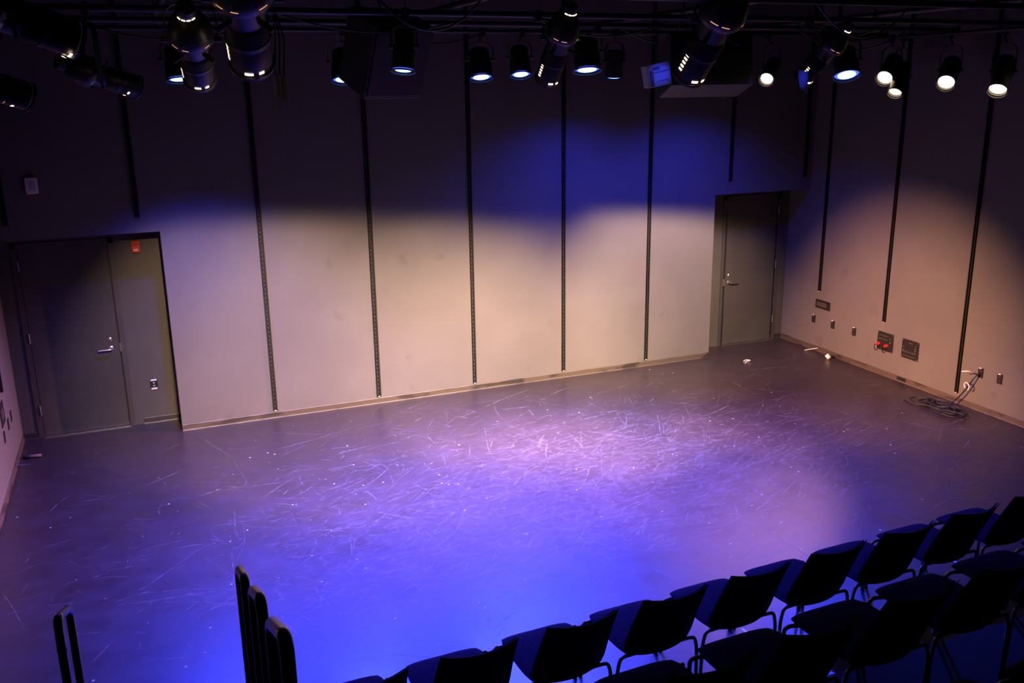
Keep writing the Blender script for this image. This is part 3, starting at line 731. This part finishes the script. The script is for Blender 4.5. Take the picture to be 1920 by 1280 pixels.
def lens_light(lens, aim, label, pipe, dia=.165, ln=.42, flap=False, glow='warm'):
    """warm side light seen from the front: can, glowing lens, frame, yoke"""
    lens = Vector(lens); d = (Vector(aim)-lens).normalized(); piv = lens-d*ln*.55; pp = Vector(pipe)
    t = thing('fresnel_spotlight', label, 'stage light', tuple(pp), 0, 'warm side lights with glowing lenses'); Rm = Matrix.Translation(piv-pp) @ rot_to(d)
    def part(name, m_, mt, par=None):
        m_.v = [Rm @ v for v in m_.v]; return m_.build(name, mt, par or t, 40)
    r = dia/2; f = ln*.55
    b = MB(); b.lathe([(.0, ln*.45), (r*.8, ln*.44), (r*1.15, ln*.36), (r*1.2, ln*.1), (r*1.2, -f*.5), (r*1.12, -f*.95), (r*1.12, -f-.03), (r*1.04, -f-.03), (r*1.04, -f+.0)], 26, caps=False)
    for k in range(6):
        a = 2*PI*k/6; b.T = Matrix.Rotation(a, 4, 'Z'); b.box((r*1.18, -.006, -f*.3), (r*1.28, .006, ln*.3))
    bd = part('housing', b, M['fixture'])
    b = MB(); b.lathe([(.0, -f-.018), (r*.5, -f-.014), (r, -f)], 26, caps=False); part('lens', b, M[glow], bd)
    b = MB(); b.lathe([(r*1.15, -f-.05), (r*1.32, -f-.05), (r*1.32, -f-.036), (r*1.15, -f-.036), (r*1.15, -f-.05)], 26, caps=False); part('colour_frame', b, M['fixture'])
    strap(t, piv-pp, d, r*1.34, max(.1, (pp.z-piv.z)*.7), Vector((0, 0, 0)))
    return t
FL = (3.0, -5.2, 0)
lens_light((8.02, -1.90, 3.78), (2.6, -5.2, .2), 'warm glowing light nearest the back corner on the side boom, upper of the pair', (8.2, -1.75, ZP-.06))
lens_light((8.05, -2.05, 3.625), (4.4, -4.2, -.6), 'smaller warm glowing light just below its neighbour on the side boom', (8.2, -1.95, ZP-.06), dia=.14)
lens_light((8.06, -2.76, 3.72), (3.2, -6.4, .2), 'roundest warm glowing light in the middle of the side boom', (8.2, -2.6, ZP-.06))
lens_light((8.06, -3.43, 3.65), (3.4, -6.3, -1.6), 'warm glowing light rightmost on the side boom', (8.2, -3.3, ZP-.06))
lens_light((6.72, -1.42, 3.785), (2.8, -4.9, 1.2), 'small warm glowing light left of the blue-lit barn door', (6.85, -1.2, ZP), dia=.14)
lens_light((6.15, -1.60, 3.73), (1.9, -4.6, 0.2), 'small warm glowing light over the short channel above the right door', (6.25, -1.2, ZP), dia=.13)
profile_light((8.45, -4.1, 4.05), (8.22, -3.75, 3.72), 'black profile spotlight at the right edge with five bright vents', leaks=False, pipe_y=-4.0)

def led_par(lens, aim, label, pipe, dia=.215, glow='led', doors=False):
    lens = Vector(lens); d = (Vector(aim)-lens).normalized(); piv = lens-d*.16; pp = Vector(pipe)
    t = thing('led_wash_light', label, 'stage light', tuple(pp), 0, 'blue wash lights facing down'); Rm = Matrix.Translation(piv-pp) @ rot_to(d)
    def part(name, m_, mt, par=None):
        m_.v = [Rm @ v for v in m_.v]; return m_.build(name, mt, par or t, 40)
    r = dia/2
    b = MB(); b.lathe([(.0, .12), (r*.75, .115), (r*.85, .10), (r*.9, .02), (r*1.1, -.04), (r*1.12, -.18), (r*1.05, -.18), (r*1.04, -.155)], 28, caps=False)
    for k in range(8):
        a = 2*PI*k/8; b.T = Matrix.Rotation(a, 4, 'Z'); b.box((r*.86, -.005, .02), (r*.98, .005, .10))
    bd = part('housing', b, M['fixture'])
    b = MB(); b.lathe([(.0, -.190), (r*.5, -.188), (r*.78, -.184)], 28, caps=False); b.lathe([(r*.78, -.184), (r*1.045, -.172)], 28, 1, caps=False); part('lens', b, [M[glow], M['ledhalo']], bd)
    b = MB(); b.lathe([(r*1.13, -.20), (r*1.22, -.20), (r*1.22, -.188), (r*1.13, -.188), (r*1.13, -.20)], 28, caps=False); part('filter_frame', b, M['fixture'])
    strap(t, piv-pp, d if abs(d.z) < .99 else (0, 1, -.01), r*1.3, max(.08, (pp.z-piv.z)*.65), Vector((0, 0, 0)))
    return t
BL = []   # blue lamps: lens centre, aim
def blue(lens, aim, label, pipe_y, power, dia=.215, cone=88):
    lens = Vector(lens); t = led_par(lens, aim, label, (lens.x, pipe_y, ZP), dia)
    d = (Vector(aim)-lens).normalized(); BL.append((t, lens+d*.05, Vector(aim), power, cone))
blue((.30, -1.15, 3.86), (.45, -2.05, 0), 'pair of small blue glows at the left behind a profile spotlight', -1.2, .95, cone=121)
blue((1.84, -1.15, 3.84), (1.6, -2.45, 0), 'blue wash light left of the lit corner of the left loudspeaker', -1.2, 1.0, cone=98)
blue((1.84, -3.30, 3.885), (1.3, -4.0, 0), 'blue wash light in front of the left loudspeaker, tilted most', -3.4, .8, .16)
blue((3.29, -1.15, 3.85), (3.1, -2.45, 0), 'blue wash light over the middle channel of the stage wall', -1.2, 1.0)
blue((3.74, -1.15, 3.875), (3.45, -2.5, 0), 'blue wash light just left of the middle profile spotlight', -1.2, .9, .20)
blue((4.05, -2.1, 3.90), (3.8, -3.1, 0), 'largest brightest blue wash light in the middle', -2.3, 1.2, .24)
blue((4.86, -1.15, 3.83), (4.85, -.95, 0), 'smallest blue wash light left of the right loudspeaker', -1.2, .17, .17, 140)
blue((6.5, -1.12, 3.86), (6.45, -.95, 0), 'blue wash light mostly hidden behind the warm light over the right door', -1.2, .18, cone=136)
blue((6.9, -2.52, 3.82), (6.2, -4.3, 0), 'blue wash light farthest right beside the warm side lights', -2.3, .5, .24, 90)

# loudspeakers hung in the grid, tipped down towards the seats
def loudspeaker(corner, rz, tilt, size, label):
    w_, dpt, h_ = size; t = thing('loudspeaker', label, 'loudspeaker', corner, rz, 'black loudspeakers hung in the grid'); R_ = Matrix.Rotation(tilt, 4, 'X')
    b = MB(); b.T = R_; b.rbox((w_/2, dpt/2, h_/2), (w_, dpt, h_), .012, axis='Y'); b.build('cabinet', M['speaker'], t)
    g = MB(); g.T = R_; g.rbox((w_/2, -.006, h_/2), (w_-.05, .012, h_-.05), .01, axis='Y'); g.build('grille', M['plug'], t)
    for s in (.15, w_-.15):
        y_, z_ = dpt*.5, h_; p = R_ @ Vector((s, y_, z_))
        MB().bar(p, (p.x, p.y, ZC-corner[2]), .006, 8).build('hanging_wire', M['steel'], t, 40)
    return t
loudspeaker((1.58, -3.0, 3.645), .30, math.radians(24), (.56, .42, .60), 'black loudspeaker hung left of the middle, its left side catching warm light')
loudspeaker((4.62, -2.75, 3.72), -.30, math.radians(-14), (.80, .50, .50), 'black loudspeaker hung behind the blue-lit control box, warm light under it')
# blue-lit control box
t = thing('control_box', 'grey control box glowing blue with dark stripes and small marks', 'control box', (4.06, -3.40, 3.81), math.radians(-8))
T_ = Matrix.Rotation(math.radians(-11), 4, 'Y')
def cb(name, c, size, m_, r=.006, par=None, ax='Y'):
    b = MB(); b.T = T_; b.rbox(c, size, r, axis=ax); return b.build(name, M[m_], par or t)
cb('case', (0, 0, 0), (.215, .12, .19), 'grey', .012)
pn = cb('front_panel', (.022, -.064, -.01), (.155, .008, .155), 'grey', .01)
cb('display', (-.02, -.070, .055), (.055, .005, .026), 'label', .004, pn); cb('stripe', (.02, -.0695, .022), (.15, .004, .010), 'label', .003, pn)
cb('side_strip', (-.072, -.0655, -.02), (.022, .006, .13), 'label', .003, pn)
for k in range(5): cb('button', (-.02+.022*k, -.0700, -.055+.002*(k % 2)), (.014, .005, .010), 'label', .003, pn)
for k in range(3): cb('mark', (-.03+.014*k, -.0700, -.012), (.008, .004, .022), 'white', .002, pn)
MB().bar((.0, 0, .08), (.0, .0, ZP-3.80-.02), .009, 8).build('mounting_rod', M['fixture'], t, 40)
# barn door flap leaning on its own light
b = MB(); b.add([(0, 0, 0), (.16, .05, -.02), (.17, .06, -.22), (.05, .02, -.15)], [(0, 1, 2, 3)]); b.add([(0, .003, 0), (.16, .053, -.02), (.17, .063, -.22), (.05, .023, -.15)], [(3, 2, 1, 0)])
o = b.build('barn_door', M['grey'], tE); o.location = Vector((5.38, -3.62, 3.84))-tE.location; o['label'] = 'flat barn door flap lit blue'
# warm-lit bundle of connectors hanging left of the left loudspeaker
t = thing('connector_bundle', 'bundle of hanging connectors lit orange, left of the left loudspeaker', 'connectors', (.87, -3.4, ZP))
for k in range(3):
    x = -.03+.032*k; b = MB(); b.tube(bend([(x*.3, 0, -.02), (x+.02, 0, -.2), (x, 0, -.40), (x, 0, -.46)], .05), .006, 6); b.build('lead', M['cable'], t, 40)
    b = MB(); b.bar((x, 0, -.45), (x+.003, 0, -.60-.01*k), .019, 10); b.bar((x, 0, -.60), (x-.012+.012*k, 0, -.69), .009, 8); b.build('connector', M['brown'], t, 40)

# unseen blue lights added over the seats to light the control box and barn door
BF = []
for x, y, tg, p in ((4.9, -8.9, (4.05, -3.4, 3.81), 1300), (5.6, -8.4, (5.45, -3.4, 3.75), 700)):
    t = led_par((x, y, 4.05), tg, 'unseen blue light over the seats, added to light parts of the grid', (x, y-.05, ZP+.3)); BF.append((t, (x, y, 4.05), tg, p))
pipe((XL, -8.9, ZP+.3), (XR, -8.9, ZP+.3), 'grid pipe over the seats behind the camera view'); pipe((XL, -8.4, ZP+.3), (XR, -8.4, ZP+.3), 'second grid pipe over the seats')

# ------------------------------------------------------------------ the lamps' light
BP = 2700
for t, l, a, p, cone in BL:
    spot(l, a, BP*p, BLUE, cone, .85, .09, parent=t)
for t, q, tg, p in BF:
    q = Vector(q); spot(q+(Vector(tg)-q).normalized()*.05, tg, p, BLUE, 2.3, .8, .03, parent=t)
def beam(t, tgt, power, cone, blend=.5, shutter=None, color=WARM, src=None, radius=.02):
    if src is None:
        src = t.location*0
    spot(src, tgt, power, color, cone, blend, radius, shutter, t)
WW = 2900
beam(tA, (.85, 0, .45), WW*.68, 46, .7, (2.08, 2.6, 0), src=(.21, -4.77, 3.74))
beam(tC, (3.3, -.35, 0), WW*1.15, 60, 1, (1.98, 2.5, 0), src=(2.94, -3.53, 3.70))
beam(tB, (2.2, -.7, 0), WW*1.6, 58, .9, (1.98, 2.5, 0), src=(.47, -5.11, 3.80))
beam(tD, (4.3, -1.0, 0), WW*2.3, 58, 1, (1.95, 2.5, 0), src=(3.65, -4.50, 3.75))
beam(tE, (6.35, 0, .8), WW*1.3, 54, .9, (1.78, 2.28, 0), src=(5.55, -3.37, 3.66))
beam(tF, (5.5, -3.85, 0), WW*1.15, 30, .75, src=(-.30, -5.95, 3.92), color=WARMFLOOR)
beam(tG, (8.647, -1.9, .05), WW*5.0, 31, 1, src=(-.06, -3.37, 3.73), color=WARMSIDE)
for s, a, p, c in (((7.94, -1.95, 3.72), (4.2, -3.2, 0), .6, 46), ((7.98, -2.8, 3.68), (1.1, -2.3, 0), 3.8, 46), ((7.98, -3.48, 3.6), (-1.66, -2.4, .5), 1.0, 24), ((6.66, -1.5, 3.75), (3.6, -3.0, 0), .06, 60)):
    spot(s, a, WW*p, WARMFLOOR, c, 1, .03)
